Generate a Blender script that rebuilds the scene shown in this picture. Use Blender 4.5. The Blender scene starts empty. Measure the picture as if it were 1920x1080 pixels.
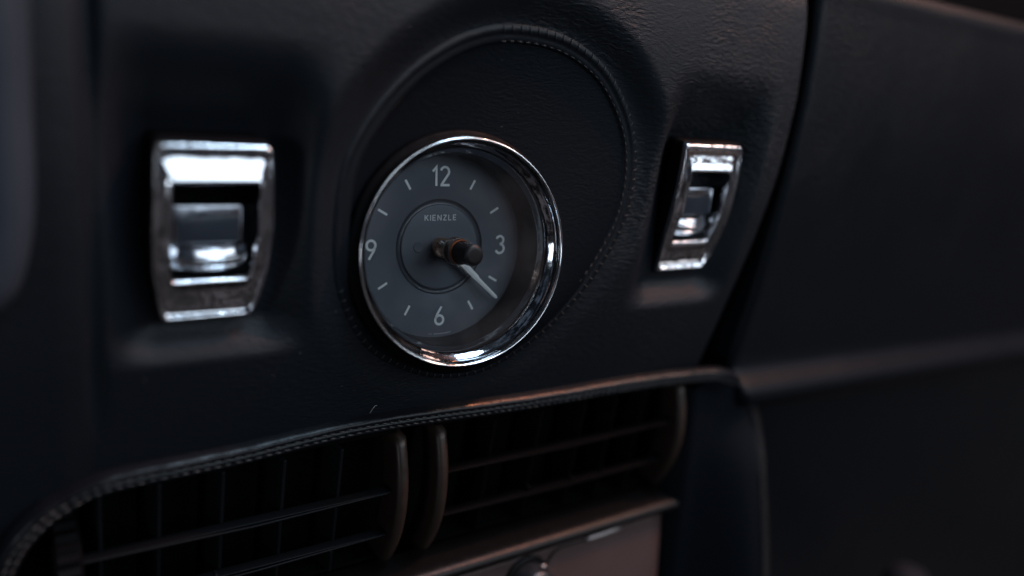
import bpy, bmesh, math, random
import numpy as np
from mathutils import Vector, Matrix
random.seed(4); rng = np.random.default_rng(4)
S = 0.001                      # everything below is written in millimetres
scene = bpy.context.scene
C = scene.collection

# ------------------------------------------------------------------ camera
F, CX, CY = 1500., 960., 540.
e1 = np.array([2212, 180, -1500.]); e1 /= np.linalg.norm(e1)
e2 = np.array([700, 3900, 1500.]); e2 -= e1*(e1@e2); e2 /= np.linalg.norm(e2)
nn_ = np.cross(e1, e2)
M = np.array([e1, -nn_, e2])
CAM = -M @ (np.array([(862-CX)/F, -(468-CY)/F, -1])*208.)
cam = bpy.data.cameras.new('camera'); camo = bpy.data.objects.new('camera', cam); C.objects.link(camo)
mw = Matrix([list(M[i])+[CAM[i]*S] for i in range(3)]+[[0, 0, 0, 1]])
camo.matrix_world = mw
cam.lens = F/1920*36; cam.sensor_width = 36; cam.clip_start = 0.005; cam.clip_end = 50
cam.dof.use_dof = True; cam.dof.focus_distance = 0.219; cam.dof.aperture_fstop = 3.7
scene.camera = camo

# ------------------------------------------------------------------ world, lamps, exposure
w = bpy.data.worlds.new('World'); scene.world = w; w.use_nodes = True
nt = w.node_tree; bgn = nt.nodes['Background']
N_, L_n = nt.nodes, nt.links
tc = N_.new('ShaderNodeTexCoord'); nz = N_.new('ShaderNodeTexNoise'); nz.inputs['Scale'].default_value = 7.5; nz.inputs['Detail'].default_value = 2
sp = N_.new('ShaderNodeSeparateXYZ'); L_n.new(tc.outputs['Generated'], sp.inputs[0]); L_n.new(tc.outputs['Generated'], nz.inputs['Vector'])
side = N_.new('ShaderNodeMapRange'); side.inputs['From Min'].default_value = .15; side.inputs['From Max'].default_value = .75
L_n.new(sp.outputs['X'], side.inputs['Value'])
hue = N_.new('ShaderNodeMixRGB'); hue.inputs[1].default_value = (.060, .078, .105, 1); hue.inputs[2].default_value = (.125, .088, .078, 1)
below = N_.new('ShaderNodeMapRange'); below.inputs['From Min'].default_value = .08; below.inputs['From Max'].default_value = -.12; below.inputs['To Max'].default_value = .9
L_n.new(sp.outputs['Z'], below.inputs['Value'])
hue2 = N_.new('ShaderNodeMixRGB'); hue2.inputs[2].default_value = (.100, .090, .095, 1); L_n.new(below.outputs[0], hue2.inputs[0]); L_n.new(hue.outputs[0], hue2.inputs[1])
L_n.new(side.outputs[0], hue.inputs[0])
upz = N_.new('ShaderNodeMapRange'); upz.inputs['From Min'].default_value = -.15; upz.inputs['From Max'].default_value = .65; upz.inputs['To Min'].default_value = .75; upz.inputs['To Max'].default_value = 1.
L_n.new(sp.outputs['Z'], upz.inputs['Value'])
var = N_.new('ShaderNodeMapRange'); var.inputs['From Min'].default_value = .50; var.inputs['From Max'].default_value = .60; var.inputs['To Min'].default_value = .3; var.inputs['To Max'].default_value = 3.6
L_n.new(nz.outputs['Fac'], var.inputs['Value'])
mu = N_.new('ShaderNodeMath'); mu.operation = 'MULTIPLY'; L_n.new(upz.outputs[0], mu.inputs[0]); L_n.new(var.outputs[0], mu.inputs[1])
foot = N_.new('ShaderNodeMapRange'); foot.inputs['From Min'].default_value = -.95; foot.inputs['From Max'].default_value = -.65; foot.inputs['To Min'].default_value = .15   # dark footwell
L_n.new(sp.outputs['Z'], foot.inputs['Value']); mf = N_.new('ShaderNodeMath'); mf.operation = 'MULTIPLY'; L_n.new(mu.outputs[0], mf.inputs[0]); L_n.new(foot.outputs[0], mf.inputs[1]); mu = mf
mc = N_.new('ShaderNodeVectorMath'); mc.operation = 'SCALE'; L_n.new(hue2.outputs[0], mc.inputs[0]); L_n.new(mu.outputs[0], mc.inputs['Scale'])
L_n.new(mc.outputs[0], bgn.inputs['Color']); bgn.inputs['Strength'].default_value = .5

def lamp(name, loc, tgt, sx, sy, power, col):
    l = bpy.data.lights.new(name, 'AREA'); l.shape = 'RECTANGLE'; l.size = sx; l.size_y = sy
    l.energy = power; l.color = col
    o = bpy.data.objects.new(name, l); C.objects.link(o); o.location = loc
    o.rotation_euler = (Vector(tgt)-Vector(loc)).to_track_quat('-Z', 'Y').to_euler()
    return o
lamp('windscreen_light', (.28, -.11, .82), (.10, 0, 0), .55, .22, 7.6, (.60, .80, 1.0))
lamp('rear_window_light', (.52, -1.00, .68), (0, 0, 0), 1.55, .62, 10.5, (.74, .87, 1.0))
lamp('side_window_light', (-1.0, -.55, .06), (0, 0, 0), .16, .26, 1.1, (.80, .90, 1.0))
lamp('switch_plate_fill_light', (1.02, -.80, -.36), (.1, 0, 0), .16, .14, .10, (.95, .95, 1.0))  # added lamp that brightens the lower plate of the right switch
lamp('warm_ridge_fill_light', (.66, -.16, .60), (.15, 0, -.05), .30, .12, 2.6, (1.0, .62, .50))  # added warm lamp that browns the passenger ridge from above
lamp('warm_cabin_lamp', (.46, -.10, .68), (.05, 0, -.05), .03, .03, 4.8, (1.0, .34, .17))
vs = scene.view_settings; vs.view_transform = 'Standard'; vs.look = 'None'; vs.gamma = 1; vs.exposure = 0; vs.use_curve_mapping = False
scene.cycles.caustics_reflective = False

# ------------------------------------------------------------------ materials
def mat(name, col, rough=.5, metal=0., spec=.5, coat=0., **kw):
    m = bpy.data.materials.new(name); m.use_nodes = True
    b = m.node_tree.nodes['Principled BSDF']
    b.inputs['Base Color'].default_value = (*col, 1); b.inputs['Roughness'].default_value = rough
    b.inputs['Metallic'].default_value = metal; b.inputs['Specular IOR Level'].default_value = spec
    b.inputs['Coat Weight'].default_value = coat; b.inputs['Coat Roughness'].default_value = .06
    return m
def noise_rough(m, scale, lo, hi, bump=0., bscale=None, stretch=(1, 1, 1), dist=.0001, detail=4):
    nt = m.node_tree; b = nt.nodes['Principled BSDF']; N = nt.nodes; L = nt.links
    tc = N.new('ShaderNodeTexCoord'); mp = N.new('ShaderNodeMapping'); mp.inputs['Scale'].default_value = stretch
    L.new(tc.outputs['Object'], mp.inputs['Vector'])
    n = N.new('ShaderNodeTexNoise'); n.inputs['Scale'].default_value = scale; n.inputs['Detail'].default_value = detail
    L.new(mp.outputs[0], n.inputs['Vector'])
    r = N.new('ShaderNodeMapRange'); r.inputs['From Min'].default_value = .3; r.inputs['From Max'].default_value = .7
    r.inputs['To Min'].default_value = lo; r.inputs['To Max'].default_value = hi
    L.new(n.outputs['Fac'], r.inputs['Value']); L.new(r.outputs[0], b.inputs['Roughness'])
    if bump:
        n2 = N.new('ShaderNodeTexNoise'); n2.inputs['Scale'].default_value = bscale or scale; n2.inputs['Detail'].default_value = 3
        L.new(mp.outputs[0], n2.inputs['Vector'])
        bp = N.new('ShaderNodeBump'); bp.inputs['Strength'].default_value = bump; bp.inputs['Distance'].default_value = dist
        L.new(n2.outputs['Fac'], bp.inputs['Height']); L.new(bp.outputs[0], b.inputs['Normal'])
    return m
def leather(name, col, rough=.42, wr=.6, spec=.5):
    m = mat(name, col, rough, spec=spec); nt = m.node_tree; N = nt.nodes; L = nt.links; b = N['Principled BSDF']
    tc = N.new('ShaderNodeTexCoord')
    mp = N.new('ShaderNodeMapping'); mp.inputs['Scale'].default_value = (420, 500, 1300)
    dn = N.new('ShaderNodeTexNoise'); dn.inputs['Scale'].default_value = 90; dn.inputs['Detail'].default_value = 3
    L.new(tc.outputs['Object'], dn.inputs['Vector'])
    mx = N.new('ShaderNodeVectorMath'); mx.operation = 'MULTIPLY_ADD'; mx.inputs[1].default_value = (.006, .006, .006)
    L.new(dn.outputs['Color'], mx.inputs[0]); L.new(tc.outputs['Object'], mx.inputs[2])
    L.new(mx.outputs[0], mp.inputs['Vector'])
    wv = N.new('ShaderNodeTexNoise'); wv.inputs['Scale'].default_value = 1.0; wv.inputs['Detail'].default_value = 2.5; wv.inputs['Roughness'].default_value = .5
    L.new(mp.outputs[0], wv.inputs['Vector'])
    big = N.new('ShaderNodeTexNoise'); big.inputs['Scale'].default_value = 22; big.inputs['Detail'].default_value = 2
    L.new(tc.outputs['Object'], big.inputs['Vector'])
    amp = N.new('ShaderNodeMapRange'); amp.inputs['From Min'].default_value = .35; amp.inputs['From Max'].default_value = .65
    amp.inputs['To Min'].default_value = .15*wr; amp.inputs['To Max'].default_value = wr
    L.new(big.outputs['Fac'], amp.inputs['Value'])
    sx = N.new('ShaderNodeSeparateXYZ'); L.new(tc.outputs['Object'], sx.inputs[0])
    cz = N.new('ShaderNodeMath'); cz.operation = 'MULTIPLY_ADD'; cz.inputs[1].default_value = .7
    L.new(sx.outputs['X'], cz.inputs[0]); L.new(sx.outputs['Z'], cz.inputs[2])       # creases gather towards the upper corner by the gap
    cm = N.new('ShaderNodeMapRange'); cm.inputs['From Min'].default_value = -.02; cm.inputs['From Max'].default_value = .13; cm.inputs['To Min'].default_value = .8; cm.inputs['To Max'].default_value = 2.4
    L.new(cz.outputs[0], cm.inputs['Value']); am = N.new('ShaderNodeMath'); am.operation = 'MULTIPLY'; L.new(amp.outputs[0], am.inputs[0]); L.new(cm.outputs[0], am.inputs[1])
    dm = N.new('ShaderNodeMath'); dm.operation = 'MULTIPLY'; dm.inputs[1].default_value = .00032; L.new(am.outputs[0], dm.inputs[0])
    gr = N.new('ShaderNodeTexVoronoi'); gr.inputs['Scale'].default_value = 2300; gr.feature = 'F1'
    L.new(mx.outputs[0], gr.inputs['Vector'])
    b1 = N.new('ShaderNodeBump'); b1.inputs['Distance'].default_value = .00007; b1.inputs['Strength'].default_value = .35
    L.new(gr.outputs['Distance'], b1.inputs['Height'])
    b2 = N.new('ShaderNodeBump'); b2.inputs['Strength'].default_value = 1.
    L.new(dm.outputs[0], b2.inputs['Distance']); L.new(wv.outputs['Fac'], b2.inputs['Height']); L.new(b1.outputs[0], b2.inputs['Normal'])
    b3 = N.new('ShaderNodeBump'); b3.inputs['Distance'].default_value = .0015; b3.inputs['Strength'].default_value = .25
    L.new(big.outputs['Fac'], b3.inputs['Height']); L.new(b2.outputs[0], b3.inputs['Normal'])
    L.new(b3.outputs[0], b.inputs['Normal'])
    r = N.new('ShaderNodeMapRange'); r.inputs['To Min'].default_value = rough-.07; r.inputs['To Max'].default_value = rough+.1
    L.new(big.outputs['Fac'], r.inputs['Value']); L.new(r.outputs[0], b.inputs['Roughness'])
    return m
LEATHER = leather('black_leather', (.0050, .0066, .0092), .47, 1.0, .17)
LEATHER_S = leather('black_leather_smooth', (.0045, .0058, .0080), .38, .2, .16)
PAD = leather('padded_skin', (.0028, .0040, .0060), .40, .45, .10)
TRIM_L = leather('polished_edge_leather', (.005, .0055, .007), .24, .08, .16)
LEATHER_D = leather('shade_dark_leather', (.0026, .0038, .0058), .55, .45, .06)  # darker leather copy, shade of recess and side cheek put into its colour
THREAD_D = mat('black_thread', (.024, .024, .025), .6)
THREAD = mat('dark_thread', (.045, .043, .042), .38, spec=.3)
PLASTIC = noise_rough(mat('black_plastic', (.010, .011, .013), .35), 300, .28, .45, .15, 900)
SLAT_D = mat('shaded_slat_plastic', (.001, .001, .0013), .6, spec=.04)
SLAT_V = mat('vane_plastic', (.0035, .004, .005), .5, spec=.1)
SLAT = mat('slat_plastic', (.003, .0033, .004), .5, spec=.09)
PLASTIC_D = noise_rough(mat('matt_black_plastic', (.0016, .0016, .002), .6, spec=.05), 300, .5, .7)
CHROME = noise_rough(mat('chrome', (.66, .67, .70), .07, 1.), 260, .05, .14, .10, 420, dist=.0002)
CHROME_S = noise_rough(mat('worn_chrome', (.62, .63, .66), .16, 1.), 260, .10, .26, .2, 500, dist=.0002)
DULL = mat('dull_metal', (.30, .26, .25), .42, .8)
CHROME_D = noise_rough(mat('dark_chrome', (.06, .065, .075), .18, 1.), 200, .14, .3)
CHROME_R = noise_rough(mat('bright_chrome', (.85, .86, .88), .1, 1.), 260, .08, .16, .10, 420, dist=.0002)
CHROME_F = noise_rough(mat('frame_chrome', (.62, .63, .66), .12, 1.), 200, .07, .17, .55, 260, dist=.0004)
ROCKM = noise_rough(mat('rocker_metal', (.30, .31, .34), .2, 1.), 260, .12, .24, .3, 420, dist=.0003)
KNOBM = mat('knob_black', (.004, .004, .0045), .4, spec=.22)
CHROME_K = noise_rough(mat('dark_reflection_chrome', (.34, .35, .38), .07, 1.), 260, .05, .12, .2, 420, dist=.0003)  # chrome darkened, the cone's dark reflections are put into its colour
DIAL = noise_rough(mat('dial_grey', (.090, .099, .118), .55), 180, .45, .65, .05, 1200)
DIAL2 = noise_rough(mat('dial_grey_centre', (.094, .103, .122), .5), 180, .4, .6, .05, 1200)
GROOVE = mat('dial_groove', (.035, .04, .05), .35)
PAINT = mat('numeral_paint', (.92, .92, .89), .6)
HANDM = mat('hand_paint', (.95, .94, .90), .4)
BRASS = noise_rough(mat('aged_brass', (.75, .50, .38), .3, 1.), 900, .2, .5)
AMBER = mat('amber_plastic', (.16, .06, .03), .3)
FACE = noise_rough(mat('brown_faceplate', (.074, .047, .045), .4, .3, coat=.3), 60, .35, .5, .1, 300)
BRONZE = noise_rough(mat('bronze_edge', (.0045, .004, .004), .3, .0, .14), 300, .28, .42)
CHEEK = noise_rough(mat('cheek_warm_lit', (.024, .015, .011), .4, .3), 300, .35, .5)  # warm reflected light put into the base colour of the cheeks
GREY_D = mat('dim_grey', (.007, .0075, .010), .7, spec=.08)
GREY = noise_rough(mat('grey_housing', (.022, .028, .038), .4), 50, .35, .5)
ROCK = mat('rocker_blue_grey', (.022, .027, .036), .2)
LINT = mat('lint', (.35, .35, .34), .8)
def glassmat():
    m = bpy.data.materials.new('clock_glass'); m.use_nodes = True; N = m.node_tree.nodes; L = m.node_tree.links
    N.clear(); o = N.new('ShaderNodeOutputMaterial'); mx = N.new('ShaderNodeMixShader'); t = N.new('ShaderNodeBsdfTransparent')
    t.inputs[0].default_value = (.93, .94, .95, 1)
    g = N.new('ShaderNodeBsdfGlossy'); g.inputs['Roughness'].default_value = .04
    fr = N.new('ShaderNodeFresnel'); fr.inputs[0].default_value = 1.45
    L.new(fr.outputs[0], mx.inputs[0]); L.new(t.outputs[0], mx.inputs[1]); L.new(g.outputs[0], mx.inputs[2])
    d = N.new('ShaderNodeBsdfDiffuse'); d.inputs[0].default_value = (.7, .7, .7, 1); m2 = N.new('ShaderNodeMixShader')   # dust and smears on the glass
    tc = N.new('ShaderNodeTexCoord'); n1 = N.new('ShaderNodeTexNoise'); n1.inputs['Scale'].default_value = 70; n1.inputs['Detail'].default_value = 5; n1.inputs['Distortion'].default_value = 1.2
    n2 = N.new('ShaderNodeTexVoronoi'); n2.inputs['Scale'].default_value = 420
    L.new(tc.outputs['Object'], n1.inputs['Vector']); L.new(tc.outputs['Object'], n2.inputs['Vector'])
    r1 = N.new('ShaderNodeMapRange'); r1.inputs['From Min'].default_value = .42; r1.inputs['From Max'].default_value = .75; r1.inputs['To Max'].default_value = .010; L.new(n1.outputs['Fac'], r1.inputs['Value'])
    r2 = N.new('ShaderNodeMapRange'); r2.inputs['From Min'].default_value = .075; r2.inputs['From Max'].default_value = .03; r2.inputs['To Max'].default_value = .10; L.new(n2.outputs['Distance'], r2.inputs['Value'])
    ad = N.new('ShaderNodeMath'); ad.operation = 'ADD'; L.new(r1.outputs[0], ad.inputs[0]); L.new(r2.outputs[0], ad.inputs[1])
    L.new(ad.outputs[0], m2.inputs[0]); L.new(mx.outputs[0], m2.inputs[1]); L.new(d.outputs[0], m2.inputs[2]); L.new(m2.outputs[0], o.inputs[0])
    return m
GLASS = glassmat()

# ------------------------------------------------------------------ helpers
def link_mesh(name, verts, faces, m, parent=None, smooth=True, sub=0, autosmooth=None):
    me = bpy.data.meshes.new(name)
    me.from_pydata([tuple(float(c)*S for c in v) for v in verts], [], faces)
    me.materials.append(m)
    bm = bmesh.new(); bm.from_mesh(me); bmesh.ops.recalc_face_normals(bm, faces=bm.faces)
    if autosmooth:
        for e in bm.edges:
            if len(e.link_faces) == 2 and e.calc_face_angle(0) > math.radians(autosmooth): e.smooth = False
    bm.to_mesh(me); bm.free()
    if smooth: me.polygons.foreach_set('use_smooth', [True]*len(me.polygons))
    o = bpy.data.objects.new(name, me); C.objects.link(o)
    if parent is not None: o.parent = parent
    if sub:
        s = o.modifiers.new('sub', 'SUBSURF'); s.levels = s.render_levels = sub
    return o
class MB:
    def __init__(s): s.v = []; s.f = []
    def add(s, vs, fs):
        k = len(s.v); s.v += [tuple(v) for v in vs]; s.f += [tuple(i+k for i in f) for f in fs]
    def box(s, c, d, rot=None, bev=0.):
        bm = bmesh.new(); bmesh.ops.create_cube(bm, size=1)
        for v in bm.verts: v.co = Vector((v.co.x*d[0], v.co.y*d[1], v.co.z*d[2]))
        if bev: bmesh.ops.bevel(bm, geom=list(bm.edges), offset=bev, segments=3, affect='EDGES', profile=.5)
        R = rot if rot is not None else Matrix.Identity(3)
        for i, v in enumerate(bm.verts): v.index = i
        s.add([tuple(R @ v.co + Vector(c)) for v in bm.verts], [[v.index for v in f.verts] for f in bm.faces]); bm.free()
    def tube(s, pts, r, n=8, cap=True):
        pts = [Vector(p) for p in pts]; k = len(pts); rs = r if hasattr(r, '__len__') else [r]*k
        vs = []; up = Vector((0.13, -1, .21)).normalized()
        for i, p in enumerate(pts):
            t = (pts[min(i+1, k-1)]-pts[max(i-1, 0)]).normalized()
            a = t.cross(up); a = a.normalized() if a.length > 1e-5 else Vector((1, 0, 0)); b = a.cross(t)
            for j in range(n):
                q = 2*math.pi*j/n; vs.append(p+(a*math.cos(q)+b*math.sin(q))*rs[i])
        fs = [(i*n+j, i*n+(j+1) % n, (i+1)*n+(j+1) % n, (i+1)*n+j) for i in range(k-1) for j in range(n)]
        if cap: fs += [tuple(range(n)), tuple((k-1)*n+j for j in range(n))]
        s.add(vs, fs)
    def build(s, name, m, parent=None, **kw): return link_mesh(name, s.v, s.f, m, parent, **kw)
def lathe(prof, n=96, cap0=False, cap1=False, a0=0):
    """profile of (radius, height); axis = local Z"""
    vs = []; fs = []
    for (r, h) in prof:
        for j in range(n):
            q = 2*math.pi*j/n; vs.append((r*math.cos(q), r*math.sin(q), h))
    for i in range(len(prof)-1):
        for j in range(n): fs.append((i*n+j, i*n+(j+1) % n, (i+1)*n+(j+1) % n, (i+1)*n+j))
    if cap0: fs.append(tuple(range(n)))
    if cap1: fs.append(tuple((len(prof)-1)*n+j for j in range(n)))
    return vs, fs
def smooth_closed(pts, n=8):
    P = [np.array(p, float) for p in pts]; k = len(P); o = []
    for i in range(k):
        a, b, c, d = P[i-1], P[i], P[(i+1) % k], P[(i+2) % k]
        for j in range(n):
            t = j/n; o.append(.5*((2*b)+(-a+c)*t+(2*a-5*b+4*c-d)*t*t+(-a+3*b-3*c+d)*t**3))
    return np.array(o)
def smooth_open(pts, n=8):
    P = [np.array(p, float) for p in pts]; P = [2*P[0]-P[1]]+P+[2*P[-1]-P[-2]]; o = []
    for i in range(1, len(P)-2):
        a, b, c, d = P[i-1], P[i], P[i+1], P[i+2]
        for j in range(n):
            t = j/n; o.append(.5*((2*b)+(-a+c)*t+(2*a-5*b+4*c-d)*t*t+(-a+3*b-3*c+d)*t**3))
    o.append(P[-2]); return np.array(o)
def resample(P, step, closed=False):
    Q = np.vstack([P, P[:1]]) if closed else P
    d = np.r_[0, np.cumsum(np.linalg.norm(np.diff(Q, axis=0), axis=1))]
    n = max(2, int(round(d[-1]/step))); t = np.linspace(0, d[-1], n+1)
    if closed: t = t[:-1]
    return np.array([np.interp(t, d, Q[:, k]) for k in range(Q.shape[1])]).T
def at(px, py, h=0.):
    """where the sight line through photo point (px,py) meets the plane standing h mm proud of the dash"""
    d = M @ np.array([(px-CX)/F, -(py-CY)/F, -1]); t = (-h-CAM[1])/d[1]; P = CAM+t*d
    return np.array([P[0], P[2]])
def sstep(a, b, x):
    t = np.clip((x-a)/(b-a), 0, 1); return t*t*(3-2*t)
def thing(name, label, cat, loc=(0, 0, 0), group=None, kind=None):
    o = bpy.data.objects.new(name, None); C.objects.link(o); o.location = Vector(loc)*S
    o.empty_display_size = .01; o['label'] = label; o['category'] = cat
    if group: o['group'] = group
    if kind: o['kind'] = kind
    return o

# ------------------------------------------------------------------ relief of the dashboard face
def base_h(z):                                     # gentle crown, z in mm
    return -np.where(z > 0, (z**2)/620., (z**2)/800.)
def at_p(px, py, dh=0.):
    h = 0.
    for _ in range(6): p = at(px, py, h+dh); h = float(base_h(p[1]))
    return p
LIP_PX = [(965,55),(1060,75),(1130,125),(1170,190),(1190,260),(1190,335),(1170,420),(1120,510),(1055,590),(985,650),(905,695),(820,705),(740,680),(685,640),(648,570),(634,500),(636,400),(652,310),(690,235),(740,170),(800,115),(880,70)]
def lip_h(z): return -1.0-4.2*sstep(-30, 45, z)     # height of the sewn seam round the clock recess
LIP = []
for q in LIP_PX:
    p = at_p(*q)
    for _ in range(5): p = at(q[0], q[1], float(base_h(p[1])+lip_h(p[1])+1.0))
    LIP.append(p)
LIP = smooth_closed(LIP, 8)
# clock frame (solved from the numerals and the ring in the photograph)
CK_C = np.array([2.332, 13.85, -4.481]); CA, CB, CR_ = -.0407, .2403, .0133
ck_n = np.array([math.sin(CA)*math.cos(CB), -math.cos(CA)*math.cos(CB), math.sin(CB)])
ck_x = np.array([math.cos(CA), math.sin(CA), 0.]); ck_u = np.cross(ck_n, ck_x)
if ck_u[2] < 0: ck_u = -ck_u
ck_X = ck_x*math.cos(CR_)+ck_u*math.sin(CR_); ck_U = -ck_x*math.sin(CR_)+ck_u*math.cos(CR_)
MH = 11.2                                           # the mount plane lies this far in front of the dial
MC = CK_C+MH*ck_n
def mount_h(x, z): return -MC[1]+((x-MC[0])*ck_n[0]+(z-MC[2])*ck_n[2])/ck_n[1]
def poly_sd(x, z, P):
    sh = x.shape; x = x.ravel(); z = z.ravel(); d = np.full(x.shape, 1e9); ins = np.zeros(x.shape, bool)
    A = P; B = np.roll(P, -1, axis=0)
    for a, b in zip(A, B):
        ex, ez = b-a; wx = x-a[0]; wz = z-a[1]; t = np.clip((wx*ex+wz*ez)/(ex*ex+ez*ez+1e-12), 0, 1)
        d = np.minimum(d, (wx-ex*t)**2+(wz-ez*t)**2)
        c = ((a[1] > z) != (b[1] > z)); ins ^= c & (x < (b[0]-a[0])*(z-a[1])/(b[1]-a[1]+1e-12)+a[0])
    d = np.sqrt(d); return np.where(ins, -d, d).reshape(sh)
def circ_sd(x, z, r=31.):
    return (np.sqrt((x-MC[0])**2+((z-MC[2])/math.cos(CB))**2)-r)
SWL = (-61.6, 6.6); SWR = (86.0, 9.6)
def scoop(x, z, cx, zt, zb, wl_t, wr_t, wl_b, wr_b, D, ramp_t, ramp_b, side=4.5):
    k = np.clip((z-zb)/(zt-zb), 0, 1)
    L_ = cx-(wl_b+(wl_t-wl_b)*k); R_ = cx+(wr_b+(wr_t-wr_b)*k)
    fx = sstep(-side, side, x-L_)*sstep(-side, side, R_-x)
    fz = sstep(zt+2, zt-ramp_t, z)*sstep(zb-1.5, zb+ramp_b, z)
    return -D*fx*fz*(.58+.42*sstep(zb+10, zt-25, z))
def seam_x(z):   # right hand edge of the main panel
    return np.interp(z, [-60, -48, -42, -25, -2, 21, 46, 68, 80, 100], [111.5, 112.1, 112.5, 114.6, 118.6, 122.3, 124.6, 124.6, 123.6, 122.])
def relief(x, z):
    h = base_h(z)
    h = h + scoop(x, z, SWL[0], 47, -24, 19, 20, 17, 18, 10.5, 27, 8, 6.5)
    h = h + scoop(x, z, SWR[0], 51, -23, 15, 24, 17, 18, 10.0, 27, 7.5, 6.5)
    h = h - 1.6*np.exp(-((x+85)/1.6)**2)*sstep(-45, -20, z) + .8*sstep(-85, -92, x)
    sd = poly_sd(x, z, LIP); cs = circ_sd(x, z)
    lh = base_h(z)+lip_h(z)
    out = sstep(0, 9.5+3*sstep(0, 40, z), sd)
    ho = lh*(1-out)+h*out
    inn = np.clip(-sd/np.maximum(-sd+np.maximum(cs, 0), 1e-6), 0, 1)
    inn = inn**.85
    hi = (lh-.5)*(1-inn)+mount_h(x, z)*inn
    h = np.where(sd > 0, ho, hi)
    # top roll and right roll
    t = np.clip((z-72)/15, 0, 1); h = h-9*(1-np.sqrt(1-t*t*.98))
    e = np.clip((x-(seam_x(z)-2.6))/2.6, 0, 1); h = h-2.8*(1-np.sqrt(1-e*e*.985))
    return h
TRIM_PX = [(60,980,0),(120,937,-.8),(180,907,-1.2),(260,887,-1.2),(440,850,-1.2),(700,790,-1.2),(1000,747,-1),(1200,714,-.6),(1330,699,.6),(1365,702,1.8),(1392,718,3.2),(1412,748,5.5),(1425,795,9),(1435,900,18.6),(1440,1080,32)]
TR = [(-112.5,-165,6),(-112,-130,3),(-110.5,-95,1),(-105,-70,.3)]+[(*at(a, b, h), h) for a, b, h in TRIM_PX]+[(141,-170,45)]
TR = resample(smooth_open(TR, 8), 1.0)          # columns: x, z, h
OPEN = np.vstack([TR[:, :2], [[141, -200], [-113, -200]]])

root = thing('dashboard', 'black leather dashboard facing with rolled recesses around the clock and both chrome switches', 'dashboard')
NX, NZ = 560, 370
zz = np.linspace(-170, 93, NZ); uu = np.linspace(0, 1, NX)
X = np.empty((NZ, NX)); Z = np.empty((NZ, NX))
for i, z in enumerate(zz):
    xr = float(seam_x(z)); X[i] = -200+(xr+200)*uu; Z[i] = z
X = np.where(X < -120, -120+(X+120)*1.0, X)
H = relief(X, Z)
od = poly_sd(X, Z, OPEN); cd = circ_sd(X, Z, 30.3)
verts = np.stack([X, -H, Z], -1).reshape(-1, 3)
bad = ((od < -2.4) | (cd < -1.0)).reshape(-1)
idx = np.arange(NX*NZ).reshape(NZ, NX); faces = []
for i in range(NZ-1):
    for j in range(NX-1):
        q = (idx[i, j], idx[i, j+1], idx[i+1, j+1], idx[i+1, j])
        if not (bad[q[0]] or bad[q[1]] or bad[q[2]] or bad[q[3]]): faces.append(tuple(int(k) for k in q))
# skirt on the right hand edge and the top, so that the panel has thickness
nv = len(verts); sk = []
for i in range(NZ): sk.append((X[i, -1]-.4, 24., Z[i, -1]))
for i in range(NZ-1):
    if not bad[idx[i, -1]]: faces.append((int(idx[i, -1]), nv+i, nv+i+1, int(idx[i+1, -1])))
nv2 = nv+NZ
for j in range(NX): sk.append((X[-1, j], 60., Z[-1, j]+1))
for j in range(NX-1): faces.append((int(idx[-1, j]), nv2+j, nv2+j+1, int(idx[-1, j+1])))
SDL = poly_sd(X, Z, LIP).reshape(-1)
cone = [f for f in faces if max(f) < nv and SDL[f[0]] < -1.0]; faces = [f for f in faces if not (max(f) < nv and SDL[f[0]] < -1.0)]
uc = np.zeros(nv, bool)
for f in cone: uc[list(f)] = True
rc = np.cumsum(uc)-1
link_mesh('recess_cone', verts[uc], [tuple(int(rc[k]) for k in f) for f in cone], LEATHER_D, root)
used = np.zeros(nv+len(sk), bool)
for f in faces: used[list(f)] = True
V = np.vstack([verts, np.array(sk)]); remap = np.cumsum(used)-1
link_mesh('leather_panel', V[used], [tuple(int(remap[k]) for k in f) for f in faces], LEATHER, root)

# sewn welt round the clock recess
def path_frames(P, closed):
    T = (np.roll(P, -1, 0)-np.roll(P, 1, 0)) if closed else np.gradient(P, axis=0)
    return T/np.linalg.norm(T, axis=1)[:, None]
LP = resample(LIP, .8, True)
LT = path_frames(LP, True); LN = np.stack([LT[:, 1], -LT[:, 0]], 1)      # interior for a clockwise path
prof = [(-1.5, -.7), (-.9, .35), (-.3, .95), (.3, 1.05), (.8, .7), (1.2, 0.), (1.8, .15), (2.6, .25), (3.2, -.3), (3.6, -1.6)]
vs = []; n = len(LP); k = len(prof); fs = []
for i in range(n):
    zc = LP[i, 1]; hb = float(base_h(zc)+lip_h(zc))
    pk = 1+.05*math.sin(i*.9)
    for s_, h_ in prof:
        p = LP[i]+LN[i]*s_
        drop = 0
        vs.append((p[0], -(hb+h_*pk*.4), p[1]))
for i in range(n):
    for j in range(k-1): fs.append((i*k+j, i*k+j+1, ((i+1) % n)*k+j+1, ((i+1) % n)*k+j))
welt = link_mesh('recess_welt', vs, fs, LEATHER_S, root)
sb = MB()
SP = resample(LIP, 2.7, True); ST = path_frames(SP, True); SN = np.stack([ST[:, 1], -ST[:, 0]], 1)
for i in range(len(SP)):
    p = SP[i]; hb = float(base_h(p[1])+lip_h(p[1]))
    if p[0] < 8 and p[1] > -8: continue
    pts = []
    for s_, h_, t_ in ((-1.3, -.2, -.25), (-.5, .6, -.1), (.2, .78, 0), (.9, .45, .15)):
        q = p+SN[i]*s_+ST[i]*t_; pts.append((q[0], -(hb+h_), q[1]))
    sb.tube(pts, [.07, .13, .13, .07], 6)
    q0 = p+SN[i]*3.0-ST[i]*.8; q1 = p+SN[i]*3.0+ST[i]*.8
    sb.tube([(q0[0], -(hb+.1), q0[1]), ((q0+q1)[0]/2, -(hb+.35), (q0+q1)[1]/2), (q1[0], -(hb+.1), q1[1])], [.08, .15, .08], 6)
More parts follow.
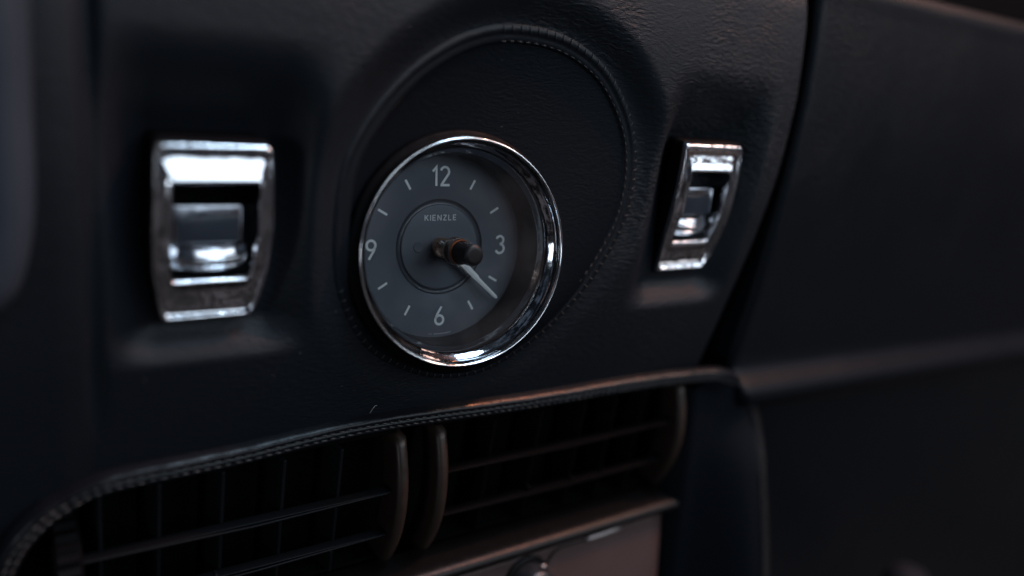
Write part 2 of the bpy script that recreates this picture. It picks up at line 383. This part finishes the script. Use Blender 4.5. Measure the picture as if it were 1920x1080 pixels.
sb.build('stitching', THREAD_D, welt)
bk = MB(); bk.box((60, 70, -40), (900, 4, 420)); bk.build('light_block_board', PLASTIC_D, root, smooth=False)  # added dark sheet, darkens the gap and blocks world light from behind

# ------------------------------------------------------------------ passenger side padding
pr = thing('passenger_dashboard', 'smooth black padded dashboard section right of the gap with a protruding lower ridge', 'dashboard panel', (125, 0, 0))
def prof_pass():
    P = []
    for z in np.linspace(-460, -75, 30): P.append((z, 1.5-.05*(-75-z)))
    P += [(-70, 2.2), (-67.5, 4.6), (-65.5, 6.6), (-63.3, 7.9), (-61, 8.2), (-58.9, 7.2), (-57.2, 5.2), (-55.8, 2.8), (-54, .6), (-52, -.6)]
    for z in np.linspace(-48, 78.5, 36): P.append((z, -.8-((max(z+40, 0))/110)**2*10.5))
    for a in np.linspace(12, 88, 10):
        P.append((79.5+7*math.sin(math.radians(a)), -.8-10.5*(118.5/110)**2-7*(1-math.cos(math.radians(a)))))
    P.append((87.5, -60))
    return P
PP = prof_pass(); vs = []; fs = []
ux = np.concatenate([[0, .25, .6, 1.1, 1.8, 2.6, 3.6], np.linspace(6, 1100, 130)])
def pass_left(z): return float(np.interp(z, [-200, -64, -48, -33, 21, 45, 62, 80, 100], [128, 128, 125.5, 127, 131.5, 133, 133.3, 133, 132.6]))
K = len(PP)
for x in ux:
    e = min(1, max(0, (3.6-x)/3.6)); dr = 3.4*(1-math.sqrt(max(0, 1-e*e*.99)))
    for z, h in PP:
        sl = -.045*x*sstep(20, -60, z)
        vs.append((pass_left(z)+x, -(h-dr), z+sl))
for z, h in PP: vs.append((pass_left(z)+.2, 55, z))
off = len(ux)*K
for i in range(len(ux)-1):
    for j in range(K-1): fs.append((i*K+j, (i+1)*K+j, (i+1)*K+j+1, i*K+j+1))
for j in range(K-1): fs.append((off+j, j, j+1, off+j+1))
link_mesh('padded_face', vs, fs, PAD, pr).location = (-.125, 0, 0)

# ------------------------------------------------------------------ centre console: sewn trim, side, ledge
cs = thing('centre_console', 'leather bordered console opening under the clock with double sewn rounded trim', 'console', (0, 0, -50))
def off0(o, r): o.location = -Vector(r.location); return o
T2 = path_frames(TR[:, :2], False); N2 = np.stack([T2[:, 1], -T2[:, 0]], 1)
tp = [(-1.5, -2.2), (-1.1, -.8), (-.85, -.2), (-.6, .25), (-.3, .58), (.05, .78), (.4, .82), (.75, .6), (1.0, .15), (1.25, .05), (1.5, .35), (1.9, .6), (2.3, .5), (2.6, .0), (2.85, -.1), (3.1, .1), (3.5, .2), (3.8, -.1), (4.1, -1.2), (4.3, -4), (4.5, -16)]
vs = []; fs = []; k = len(tp); n = len(TR)
for i in range(n):
    wob = .12*math.sin(i*.37)+.08*math.sin(i*.91+1)
    for s_, h_ in tp:
        p = TR[i, :2]+N2[i]*s_; vs.append((p[0], -(TR[i, 2]+h_+(wob*.6 if s_ < 2 else 0)), p[1]))
for i in range(n-1):
    for j in range(k-1): fs.append((i*k+j, i*k+j+1, (i+1)*k+j+1, (i+1)*k+j))
trim = off0(link_mesh('sewn_trim', vs, fs, TRIM_L, cs), cs)
st = MB(); SPt = resample(TR, 2.45); TT = path_frames(SPt[:, :2], False); NNt = np.stack([TT[:, 1], -TT[:, 0]], 1)
for i in range(1, len(SPt)-1):
    for s_, h_, r_ in ((.35, 1.5, .22), (1.15, .2, .26), (2.72, .08, .25)):
        if s_ == .35: continue
        a = SPt[i, :2]+NNt[i]*(s_-.28)-TT[i]*1.02; b = SPt[i, :2]+NNt[i]*(s_+.24)+TT[i]*1.02; m_ = (a+b)/2
        hh = SPt[i, 2]+h_; j = rng.normal()*.06; a = a+rng.normal(size=2)*.07; b = b+rng.normal(size=2)*.07
        st.tube([(a[0], -(hh-.15), a[1]), ((a*.7+b*.3)[0], -(hh+.2+j), (a*.7+b*.3)[1]), ((a*.3+b*.7)[0], -(hh+.2+j), (a*.3+b*.7)[1]), (b[0], -(hh-.15), b[1])], [r_*.5, r_, r_, r_*.5], 7)
st.build('stitching', THREAD, trim)
# side cheek between trim and opening, right hand; sloping leather
vs = []; fs = []
rows = [i for i in range(n) if TR[i, 0] > 112 and TR[i, 1] < -50][::3]
for i in rows:
    a = TR[i, :2]+N2[i]*3.6; ha = TR[i, 2]-.3
    zt = min(a[1], -57)
    for t in np.linspace(0, 1, 9):
        x = a[0]+(110-a[0])*t; z = a[1]+(min(a[1], -60)-a[1])*t; h = ha+(-2+max(0, -57-z)*.17-ha)*sstep(0, 1, t)
        vs.append((x, -h, z))
    vs.append((110, 20, z))
k = 10
for i in range(len(rows)-1):
    for j in range(k-1): fs.append((i*k+j, i*k+j+1, (i+1)*k+j+1, (i+1)*k+j))
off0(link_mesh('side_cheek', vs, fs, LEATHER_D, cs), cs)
LB = [(-8, -104.6), (.5, -103.9), (2.5, -103.5), (4.6, -103.9), (5.8, -104.8), (6.2, -106), (5.8, -107.2), (4.5, -108), (-12, -108.5)]   # (h, z)
def extrude_x(P, x0, x1, nseg=2):
    vs = []; fs = []; k = len(P)
    for i in range(nseg+1):
        x = x0+(x1-x0)*i/nseg
        vs += [(x, -h, z) for h, z in P]
    for i in range(nseg):
        for j in range(k-1): fs.append((i*k+j, i*k+j+1, (i+1)*k+j+1, (i+1)*k+j))
    return vs, fs
v, f = extrude_x(LB, -112, 110.2, 60); off0(link_mesh('lower_ledge', v, f, BRONZE, cs), cs)
b_ = MB(); b_.box((0, 26, -120), (232, 3, 150)); off0(b_.build('opening_back', PLASTIC_D, cs, smooth=False), cs)

# ------------------------------------------------------------------ two air vents
def vent(label, x0, x1, vane_x, bars, wheel):
    xc = (x0+x1)/2; r = thing('air_vent', label, 'air vent', (xc, 8, -80), 'air vents in the console opening')
    b = MB(); b.box((xc, 20, -80), (x1-x0, 2, 46)); b.box((xc, 13.5, -57.6), (x1-x0, 13, 1.6)); b.box((xc, 13.5, -102), (x1-x0, 13, 1.4))
    off0(b.build('housing', PLASTIC_D, r, smooth=False), r)
    for xs in (x0, x1):       # bowed cheeks at either end
        if wheel and xs == x0: continue
        vs = []; fs = []; zs = np.linspace(-58.5, -101, 24)
        pf = [(-1.9, -10), (-1.9, -1.5), (-1.5, -.4), (-.6, .1), (.6, .1), (1.5, -.4), (1.9, -1.5), (1.9, -10)]
        for z in zs:
            t = (z+80)/21.5; bow = 5.8*(1-t*t)-3.2
            vs += [(xs+a, -(bow+c), z) for a, c in pf]
        k = len(pf)
        for i in range(len(zs)-1):
            for j in range(k-1): fs.append((i*k+j, i*k+j+1, (i+1)*k+j+1, (i+1)*k+j))
        fs += [tuple(range(k)), tuple((len(zs)-1)*k+j for j in range(k))]
        off0(link_mesh('cheek', vs, fs, CHEEK, r), r)
    for x in vane_x:
        b = MB(); b.box((x, 10.5, -80), (1.1, 12, 42), Matrix.Rotation(math.radians(14), 3, 'Z'), .3)
        b.box((x, 3.2, -80+random.uniform(-12, -6)), (1.2, 2.4, 1.6), None, .4)
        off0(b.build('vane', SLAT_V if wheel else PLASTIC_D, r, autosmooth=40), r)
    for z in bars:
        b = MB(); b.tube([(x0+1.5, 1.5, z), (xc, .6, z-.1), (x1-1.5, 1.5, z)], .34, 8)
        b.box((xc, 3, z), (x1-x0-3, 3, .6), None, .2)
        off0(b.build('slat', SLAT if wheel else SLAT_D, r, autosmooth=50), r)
    if wheel:
        b = MB()
        v_, f_ = lathe([(13, -3.2), (15.2, -3), (15.6, -2.2), (15.6, 2.2), (15.2, 3), (13, 3.2)], 64, True, True)
        for i in range(64): # serrations
            if i % 2:
                for q in (2, 3): vx = v_[q*64+i]; s_ = 1.05; v_[q*64+i] = (vx[0]*s_, vx[1]*s_, vx[2])
        b.add([(x0-1.5+z, 12+x, -82+y) for x, y, z in v_], f_)
        off0(b.build('thumbwheel', PLASTIC_D, r, autosmooth=30), r)
    return r
vx = [at(285, 1000, -6)[0], at(402, 990, -6)[0], at(515, 960, -6)[0], at(620, 940, -6)[0]]
vent('left air vent with five black vanes, long thin slats and a ribbed thumbwheel', -90, -7.5, [vx[0]-13]+vx, (-74.6, -89.5), True)
vent('right air vent in deep shade with two bowed cheeks tinted as if warmly lit', 5.5, 105, [24, 42, 60, 74, 88], (-72, -88), False)

# ------------------------------------------------------------------ brown control panel at the bottom
cp = thing('control_panel', 'satin brown control panel below the air vents, cut by the bottom of the picture', 'control panel', (20, -4, -110))
def fh(z): return 3.0+(-109-z)*.24
P = [(fh(-109)-9, -108.9), (fh(-109)-1, -109), (fh(-110), -109.8)]+[(fh(z), z) for z in np.linspace(-111, -190, 14)]
v, f = extrude_x(P, -95, 104.5, 30)
k = len(P); e = len(v)
for xx, dd in ((104.9, .5), (106.5, 2.5), (110.3, 5), (110.4, 20)): v += [(xx, -h+dd, z) for h, z in P]
base = 30*k
for a in range(4):
    o1 = base if a == 0 else e+(a-1)*k; o2 = e+a*k
    for j in range(k-1): f.append((o1+j, o2+j, o2+j+1, o1+j+1))
off0(link_mesh('faceplate', v, f, FACE, cp), cp)
def on_plate(px, py, dh=0):
    h = 8.
    for _ in range(8): p = at(px, py, h); h = fh(p[1])+dh
    return Vector((p[0], -h, p[1]))
kn = on_plate(985, 1088); kdir = Vector((0, -1, .24)).normalized(); kq = Vector((0, 0, 1)).rotation_difference(kdir)
v_, f_ = lathe([(9.0, -.5), (9.0, .8), (8.6, 1.3), (7.7, 1.5), (7.4, 1.2)], 64)
kb = MB(); kb.add([tuple(kq @ Vector(p)+kn) for p in v_], f_); kc = off0(kb.build('knob_collar', BRONZE, cp), cp)
v_, f_ = lathe([(7.3, .4), (7.1, 2), (6.8, 7.5), (6.3, 8.6), (5.3, 9.0), (2, 9.1), (.01, 9.1)], 64)
kb = MB(); kb.add([tuple(kq @ Vector(p)+kn) for p in v_], f_); off0(kb.build('knob', PLASTIC, cp), cp)
b = MB(); pts = [on_plate(a, c, .35) for a, c in ((1022, 1062), (1032, 1045), (1048, 1028), (1075, 1019), (1105, 1011))]
b.tube([tuple(p) for p in smooth_open([tuple(p) for p in pts], 6)], .38, 8)
off0(b.build('raised_line', BRONZE, cp), cp)  # raised curved line on the plate, thicker bar at its end
b = MB(); b.tube([tuple(on_plate(x, y, .7)) for x, y in ((1098, 1012), (1104, 1009), (1130, 1001), (1156, 991), (1163, 989))], [.5, 1.0, 1.0, 1.0, .5], 12)
off0(b.build('line_end_bar', DULL, cp), cp)
for (a, c, l) in ((958, 1046, 14), (1017, 1062, 6), (830, 1076, 12), (866, 1076, 16)):  # bars modelled in place of glints and small bright bits round the knob
    b = MB(); p, q = on_plate(a-l, c+l*.3, .9), on_plate(a+l, c-l*.3, .9)
    b.tube([tuple(p), tuple(p.lerp(q, .2)), tuple(p.lerp(q, .8)), tuple(q)], [.5, 1.0, 1.0, .5], 12); off0(b.build('glint_bar', DULL, cp), cp)

# ------------------------------------------------------------------ clock
ckm = Matrix([[ck_X[i], ck_U[i], ck_n[i]] for i in range(3)])
ck = thing('dashboard_clock', 'round analogue clock with grey dial, chrome ring and hands near 4:22 in the recess', 'clock', CK_C)
ck.rotation_euler = ckm.to_euler()
def cpart(name, vf, m, parent=ck, **kw): return link_mesh(name, vf[0], vf[1], m, parent, **kw)
cpart('dial', lathe([(25.6, 0), (25.5, 0), (13.35, 0), (13.25, -.05)], 128), DIAL, autosmooth=40)
cpart('dial_groove', lathe([(13.27, -.04), (13.0, -.45), (12.1, -.5), (11.8, -.4)], 128), GROOVE)
cpart('dial_centre', lathe([(11.82, -.42), (11.75, -.1), (11.55, .02), (11.3, .05), (.01, .05)], 128), DIAL2, autosmooth=50)
cpart('inner_wall', lathe([(25.45, -.3), (25.5, .2), (25.6, 3), (25.8, 9.0), (26.1, 9.6)], 128), PLASTIC)
bz = cpart('bezel_ring', lathe([(29.1, 15.55), (29.2, 16.0), (29.35, 16.4), (29.52, 16.6), (29.7, 16.64), (29.87, 16.45), (29.98, 16.1), (29.95, 15.7), (29.8, 15.4), (29.5, 15.15)], 160), CHROME_R)
cpart('reflector_cone', lathe([(26.0, 9.4), (26.2, 9.9), (26.55, 11.2), (27.0, 12.2), (27.6, 13.0), (28.3, 13.75), (28.95, 14.45), (29.1, 15.0), (29.1, 15.6)], 160), CHROME_K, bz)
cpart('bezel_flange', lathe([(29.5, 15.2), (29.6, 13.6), (30.6, 13.3), (31.4, 13.1), (31.8, 12.6), (31.8, 10.5), (31.0, 8.5), (30.5, 4)], 128), PLASTIC_D, bz)
cpart('clock_glass', lathe([(27.1, 12.6), (3.9, 12.6), (3.9, 12.35), (27.1, 12.35)], 96), GLASS, autosmooth=40)
# strokes for lettering: flat ribbons with rounded ends
def ribbon(mb, pts, w_, h=.09, th=.06):
    pts = [np.array(p, float) for p in pts]; n = len(pts); L_ = []; R_ = []
    for i in range(n):
        a = pts[i]-pts[i-1] if i > 0 else pts[1]-pts[0]; b = pts[i+1]-pts[i] if i < n-1 else pts[-1]-pts[-2]
        a = a/np.linalg.norm(a); b = b/np.linalg.norm(b); t = a+b; t = t/max(np.linalg.norm(t), 1e-6); nrm = np.array([-t[1], t[0]])
        sc = min(1/max(nrm@np.array([-a[1], a[0]]), .35), 2.2)
        L_.append(pts[i]+nrm*w_/2*sc); R_.append(pts[i]-nrm*w_/2*sc)
    vs = []
    for l, r in zip(L_, R_): vs += [(l[0], l[1], h), (r[0], r[1], h), (l[0], l[1], h-th), (r[0], r[1], h-th)]
    fs = []
    for i in range(n-1):
        k = i*4; fs += [(k, k+1, k+5, k+4), (k, k+4, k+6, k+2), (k+1, k+3, k+7, k+5)]
    fs += [(0, 2, 3, 1), (4*n-4, 4*n-3, 4*n-1, 4*n-2)]
    mb.add(vs, fs)
def arc(cx, cy, rx, ry, a0, a1, n=14): return [(cx+rx*math.cos(math.radians(a0+(a1-a0)*i/n)), cy+ry*math.sin(math.radians(a0+(a1-a0)*i/n))) for i in range(n+1)]
GL = {  # unit glyphs: height 1
 '1': [[(.02, .74), (.20, .97), (.20, 0)]],
 '2': [arc(.25, .73, .21, .24, 165, -28)+[(.06, .05)], [(.02, .045), (.49, .045)]],
 '3': [arc(.22, .745, .2, .215, 160, -90), arc(.22, .28, .23, .25, 90, -160)],
 '6': [arc(.25, .28, .21, .24, 0, 360, 22), [(.055, .36), (.12, .56), (.36, .99)]],
 '9': [arc(.25, .72, .21, .24, 0, 360, 22), [(.445, .64), (.38, .44), (.14, .01)]],
}
def number(txt, x, y, hgt, sp, wd, wsc=1.):
    mb = MB(); wtot = 0; items = []
    for c in txt:
        wc = .3 if c == '1' else .5; items.append((c, wtot)); wtot += wc*wsc+sp
    wtot -= sp
    for c, ox in items:
        for s_ in GL[c]:
            ribbon(mb, [(x+(px_*wsc+ox-wtot/2)*hgt, y+(py_-.5)*hgt) for px_, py_ in s_], wd)
    return mb
RN = 19.41
for t, a, fixx in (('12', 90, 0), ('3', 0, 0), ('6', -90, 0), ('9', 180, .95)):
    number(t, (RN+fixx)*math.cos(math.radians(a)), RN*math.sin(math.radians(a)), 5.3, .10, .66, 1.12).build('numeral', PAINT, ck, smooth=False)
for k_ in range(12):
    if k_ % 3 == 0: continue
    a = math.radians(90-30*k_); mb = MB(); d = np.array([math.cos(a), math.sin(a)])
    ribbon(mb, [d*18.25, d*21.2], .62); mb.build('hour_marker', PAINT, ck, smooth=False)
LT_ = {'K': [[(0, 0), (0, 1)], [(.62, 1), (.06, .45)], [(.2, .58), (.66, 0)]], 'I': [[(0, 0), (0, 1)]], 'E': [[(.55, .94), (0, .94)], [(0, 1), (0, 0)], [(0, .06), (.55, .06)], [(.05, .5), (.48, .5)]],
 'N': [[(0, 0), (0, 1)], [(.02, .97), (.66, .03)], [(.68, 0), (.68, 1)]], 'Z': [[(0, .94), (.62, .94)], [(.6, .92), (.02, .08)], [(0, .06), (.64, .06)]], 'L': [[(0, 1), (0, 0)], [(0, .06), (.52, .06)]]}
LW = {'K': .66, 'I': .02, 'E': .55, 'N': .68, 'Z': .64, 'L': .52}
word = 'KIENZLE'; hg = 1.55; gap = .42; tot = sum(LW[c] for c in word)+gap*6; ox = -tot/2; mb = MB()
for c in word:
    for s_ in LT_[c]: ribbon(mb, [((ox+a)*hg, 7.35+b*hg) for a, b in s_], .26, .13, .06)
    ox += LW[c]+gap
mb.build('maker_lettering', mat('letter_paint', (.75, .75, .75), .6), ck, smooth=False)
mb = MB()
for i in range(13):    # tiny illegible line under the 6
    if i in (2,): continue
    a = math.radians(-90-7.5+i*1.25); r0 = 24.55
    ribbon(mb, [(r0*math.cos(a), r0*math.sin(a)), (r0*math.cos(a+.016), r0*math.sin(a+.016))], .22 if i > 2 else .14, .05, .04)
mb.build('fine_print', mat('print_paint', (.5, .5, .5), .6), ck, smooth=False)
v_, f_ = lathe([(1.55, .02), (1.55, .22), (1.4, .3), (1.1, .2), (.01, .18)], 40)
link_mesh('dial_rivet', [(x-6.6, y+.2, z) for x, y, z in v_], f_, DIAL2, ck)
def hand(name, ang, L_, w0, w1, wt, z0, tail=0):
    a = math.radians(90-ang); d = np.array([math.cos(a), math.sin(a)]); p = np.array([-d[1], d[0]])
    st_ = [(-tail, w0*.7), (0, w0), (L_*.45, w1), (L_*.97, wt), (L_, wt*.6)]
    vs = []; fs = []
    for r_, ww in st_:
        for s_, zz_ in ((-1, 0), (0, .22), (1, 0), (0, -.1)):
            q = d*r_+p*ww/2*s_; vs.append((q[0], q[1], z0+zz_))
    for i in range(len(st_)-1):
        for j in range(4): fs.append((i*4+j, i*4+(j+1) % 4, (i+1)*4+(j+1) % 4, (i+1)*4+j))
    fs += [(0, 1, 2, 3), tuple(4*(len(st_)-1)+j for j in range(4))]
    link_mesh(name, vs, fs, HANDM, ck, smooth=False)
hand('hour_hand', 131.0, 14.0, 1.9, 2.5, 1.6, 3.2, 2)
hand('minute_hand', 132.5, 21.8, 1.5, 1.45, 1.0, 4.3, 3)
cpart('hub', lathe([(2.7, 0), (2.8, .4), (2.8, 1.9), (2.4, 2.5), (1.9, 2.7), (1.9, 4.9), (1.5, 5.2), (.01, 5.2)], 48), BRASS)
sk_ = cpart('setting_knob', lathe([(1.2, 4.8), (1.2, 8.8), (1.4, 9.0), (3.0, 9.3), (3.1, 10.2), (3.12, 11.6), (3.1, 12), (2.95, 12.4), (2.85, 18.4), (2.7, 19.1), (2.3, 19.45), (1.6, 19.5), (.01, 19.5)], 48), KNOBM)
cpart('knob_collar', lathe([(2.6, 8.7), (3.45, 8.8), (3.7, 9.2), (3.75, 9.9), (3.6, 10.8), (3.45, 12), (3.2, 12.6)], 48), AMBER, sk_)
cpart('knob_ring', lathe([(3.3, 8.55), (3.7, 8.6), (3.8, 8.9), (3.65, 9.2)], 48), BRASS, sk_)

# ------------------------------------------------------------------ two chrome switches
def outline(wt, wm, wb, zt, zb, rt, rb, n=96, dx=0):
    """rounded, waisted rectangle; returns n points with matched angular spacing"""
    P = []
    def half(z):
        t = (z-zb)/(zt-zb); return np.interp(t, [0, .12, .32, .55, 1], [wb/2, wb/2+(wm-wb)*.20, wb/2+(wm-wb)*.44, wm/2, wt/2])
    m = n//4
    def seg(a, b, k): return [np.array(a)*(1-i/k)+np.array(b)*i/k for i in range(k)]
    for i in range(m): # top, left to right
        t = i/m; P.append((-half(zt)+2*half(zt)*t, zt))
    for i in range(m): z = zt+(zb-zt)*i/m; P.append((half(z), z))
    for i in range(m): t = i/m; P.append((half(zb)-2*half(zb)*t, zb))
    for i in range(m): z = zb+(zt-zb)*i/m; P.append((-half(z), z))
    P = np.array(P)
    # round the corners
    for q, rr in ((0, rt), (m, rt), (2*m, rb), (3*m, rb)):
        pass
    Q = P.copy(); R = resample(P, .35, True)
    for it in range(int(rt*rt*3)): R = (np.roll(R, 1, 0)+2*R+np.roll(R, -1, 0))/4
    A = np.unwrap(np.arctan2(R[:, 1]/(zt-zb), R[:, 0]/wm)); A = A[0]-A; tt = np.linspace(0, 2*math.pi, n, endpoint=False)
    o_ = np.argsort(A % (2*math.pi)); Aa = (A % (2*math.pi))[o_]; Rr = R[o_]
    Aa = np.r_[Aa-2*math.pi, Aa, Aa+2*math.pi]; Rr = np.vstack([Rr]*3)
    return np.array([(np.interp(t, Aa, Rr[:, 0])+dx, np.interp(t, Aa, Rr[:, 1])) for t in tt])
def hb(z):   # bowed side view of the frame
    return np.where(z > 4, 3.4-((z-4)/16.)**2*1.6, 3.4-((z-4)/24.)**2*3.2)
def switch(cx_, cz_, hz_, label, W, rt, sz=1.):
    r = thing('dashboard_switch', label, 'switch', (cx_, 0, cz_), 'chrome framed switches either side of the clock')
    n = 160; O = outline(W[0], W[1], W[2], 20.2, -20.2, rt, .8, n); I = outline(17.8, 18.0, 16.4, 12.0, -9.8, .9, .5, n, .2)
    pf = [(.01, -2), (.0, .7), (.012, 1.3), (.05, 2.05), (.10, 2.3), (.14, 2.1), (.17, 1.35), (.22, 1.15), (.45, 1.5), (.65, 1.85), (.83, 2.15), (.88, 2.4), (.93, 2.5), (.98, 2.2), (1.0, .6), (1.0, -9)]
    vs = []; fs = []
    for s_, h_ in pf:
        for a, b in zip(O, I):
            p = a*(1-s_)+b*s_; bh = float(hb(p[1]))-1.9*min(s_, 1)*float(np.clip(-p[1]/12., 0, 1)); vs.append((p[0], -(bh+hz_+h_), p[1]))
    for i in range(len(pf)-1):
        for j in range(n): fs.append((i*n+j, i*n+(j+1) % n, (i+1)*n+(j+1) % n, (i+1)*n+j))
    link_mesh('frame', vs, fs, CHROME_F, r)
    vs = []; fs = []; gp = [(-.03, -10), (-.03, .2), (-.01, .55), (.02, .5)]      # added black side wall, keeps the chrome from brightening the leather recess
    for s_, h_ in gp:
        for a, b in zip(O, I):
            p = a*(1-s_)+b*s_; vs.append((p[0], -(float(hb(p[1]))+hz_+h_), p[1]))
    for i in range(len(gp)-1):
        for j in range(n): fs.append((i*n+j, i*n+(j+1) % n, (i+1)*n+(j+1) % n, (i+1)*n+j))
    link_mesh('blackened_wall', vs, fs, PLASTIC_D, r)
    b = MB(); b.box((.3, 5.5-hz_, 0), (21, 1, 28)); b.build('well', PLASTIC_D, r, smooth=False)
    # rocker: block with a bright surround and a dark window
    ro = MB(); rx = Matrix.Rotation(math.radians(-10), 3, 'X'); y0 = -(hz_+1.2)
    ro.box((-.6, y0+2.2, 1.9), (14.6, 7.2, 8.6), rx, .7); rk = ro.build('rocker', ROCKM, r, autosmooth=35)
    wd = MB(); wd.box((-.6, y0-1.45, 1.35), (12.8, .5, 5.6), rx, .15); wd.build('rocker_window', ROCK, rk, autosmooth=35)
    # ridged finger grip below it
    g = MB(); vs = []; fs = []; k = 0
    pz = []
    for q in np.linspace(0, 1, 31):
        z = -2.6-q*5.8; ridge = .8*max(0, math.sin(q*math.pi*6-.6))**.7 if 0 < q < 1 else 0
        pz.append((z, 1.2*math.sin(q*math.pi)+ridge))
    xs_ = np.linspace(-8.0, 7.9, 25)
    for x in xs_:
        bow = 1.9*(1-(x/8.)**2); vs.append((x, 6-hz_, -3.2))
        vs += [(x, -(hz_-.2+bow+h_), z+.25*(x/7.5)**2) for z, h_ in pz]; vs.append((x, 6-hz_, -8.2))
    k = len(pz)+2
    for i in range(len(xs_)-1):
        for j in range(k-1): fs.append((i*k+j, i*k+j+1, (i+1)*k+j+1, (i+1)*k+j))
    fs += [tuple(range(k)), tuple((len(xs_)-1)*k+j for j in range(k))]
    link_mesh('finger_grip', vs, fs, CHROME, r, autosmooth=50)
    r.scale = (1, 1, sz)
    return r
switch(-62.0, 5.2, -4.5, 'chrome framed rocker switch left of the clock, with broad bright top bar', (23.6, 25.2, 19.6), 2.4, 1.02)
switch(88.9, 8.6, -6.3, 'chrome framed rocker switch right of the clock, beside the dark panel gap', (25.6, 26.4, 21.5), 1.2, 1.07)

# ------------------------------------------------------------------ instrument housing at the far left
ih = thing('instrument_housing', 'smooth dark grey rounded housing cut off by the left edge of the picture', 'housing', (-110, -4, 20))
OP = smooth_open([at(58, -420, 6), at(60, -200, 6), at(60, 0, 6), at(66, 200, 6), at(72, 400, 6), at(55, 520, 6), at(22, 585, 6), at(-60, 640, 6), at(-200, 690, 6), at(-420, 740, 6)], 8)
vs = []; fs = []; T3 = path_frames(OP, False); N3 = np.stack([T3[:, 1], -T3[:, 0]], 1)
pf = [(-.1, -14), (0, -3), (.3, -.6), (1.0, 1.2), (2.4, 2.8), (4.5, 3.8), (7, 3.6), (12, 1.6), (30, -7)]
k = len(pf)
for p, nn in zip(OP, N3):
    for s_, h_ in pf:
        q = p+nn*s_; vs.append((q[0], -(h_+3), q[1]))
for i in range(len(OP)-1):
    for j in range(k-1): fs.append((i*k+j, i*k+j+1, (i+1)*k+j+1, (i+1)*k+j))
off0(link_mesh('housing_shell', vs, fs, GREY, ih), ih)

# ------------------------------------------------------------------ small things
p = at_p(700, 765, .4); b = MB()
pts = [(p[0]-.8, -(base_h(p[1])+.25), p[1]-1.6), (p[0]-.5, -(base_h(p[1])+.8), p[1]-.2), (p[0]+.1, -(base_h(p[1])+.9), p[1]+.8), (p[0]+.9, -(base_h(p[1])+.6), p[1]+.7)]
b.tube([tuple(q) for q in smooth_open(pts, 5)], .07, 6); o = b.build('lint_fibre', LINT)
o['label'] = 'tiny curled pale fibre lying on the black leather under the clock'; o['category'] = 'lint'
b = MB(); 
for _ in range(90):
    px, py = random.uniform(150, 1500), random.uniform(20, 760)
    q = at_p(px, py)
    if q[0] > 108 or q[1] < -46: continue
    hh = float(relief(np.array([[q[0]]]), np.array([[q[1]]]))[0, 0])
    if float(circ_sd(np.array([q[0]]), np.array([q[1]]), 33)[0]) < 0: continue
    if abs(q[0]-SWL[0]) < 15 and abs(q[1]-SWL[1]) < 22 or abs(q[0]-SWR[0]) < 15 and abs(q[1]-SWR[1]) < 22: continue
    d_ = random.uniform(.04, .09); b.box((q[0], -hh-.03, q[1]), (d_*random.uniform(1, 2.5), d_, d_), Matrix.Rotation(random.uniform(0, 3), 3, 'Y'))
o = b.build('dust_specks', LINT, smooth=False); o['label'] = 'fine pale dust specks scattered over the black leather'; o['category'] = 'dust'; o['kind'] = 'stuff'
p = at(1712, 1070, 30)
v_, f_ = lathe([(.01, 12), (4, 11.6), (8, 10), (11, 6), (12, 0), (10, -8), (6, -14), (5, -40)], 40)
o = link_mesh('rounded_knob', [(x, y, z) for x, y, z in v_], f_, GREY_D); o.location = Vector((p[0], -30, p[1]-11))*S
o['label'] = 'dim grey rounded knob top low in front of the passenger side padding'; o['category'] = 'knob'
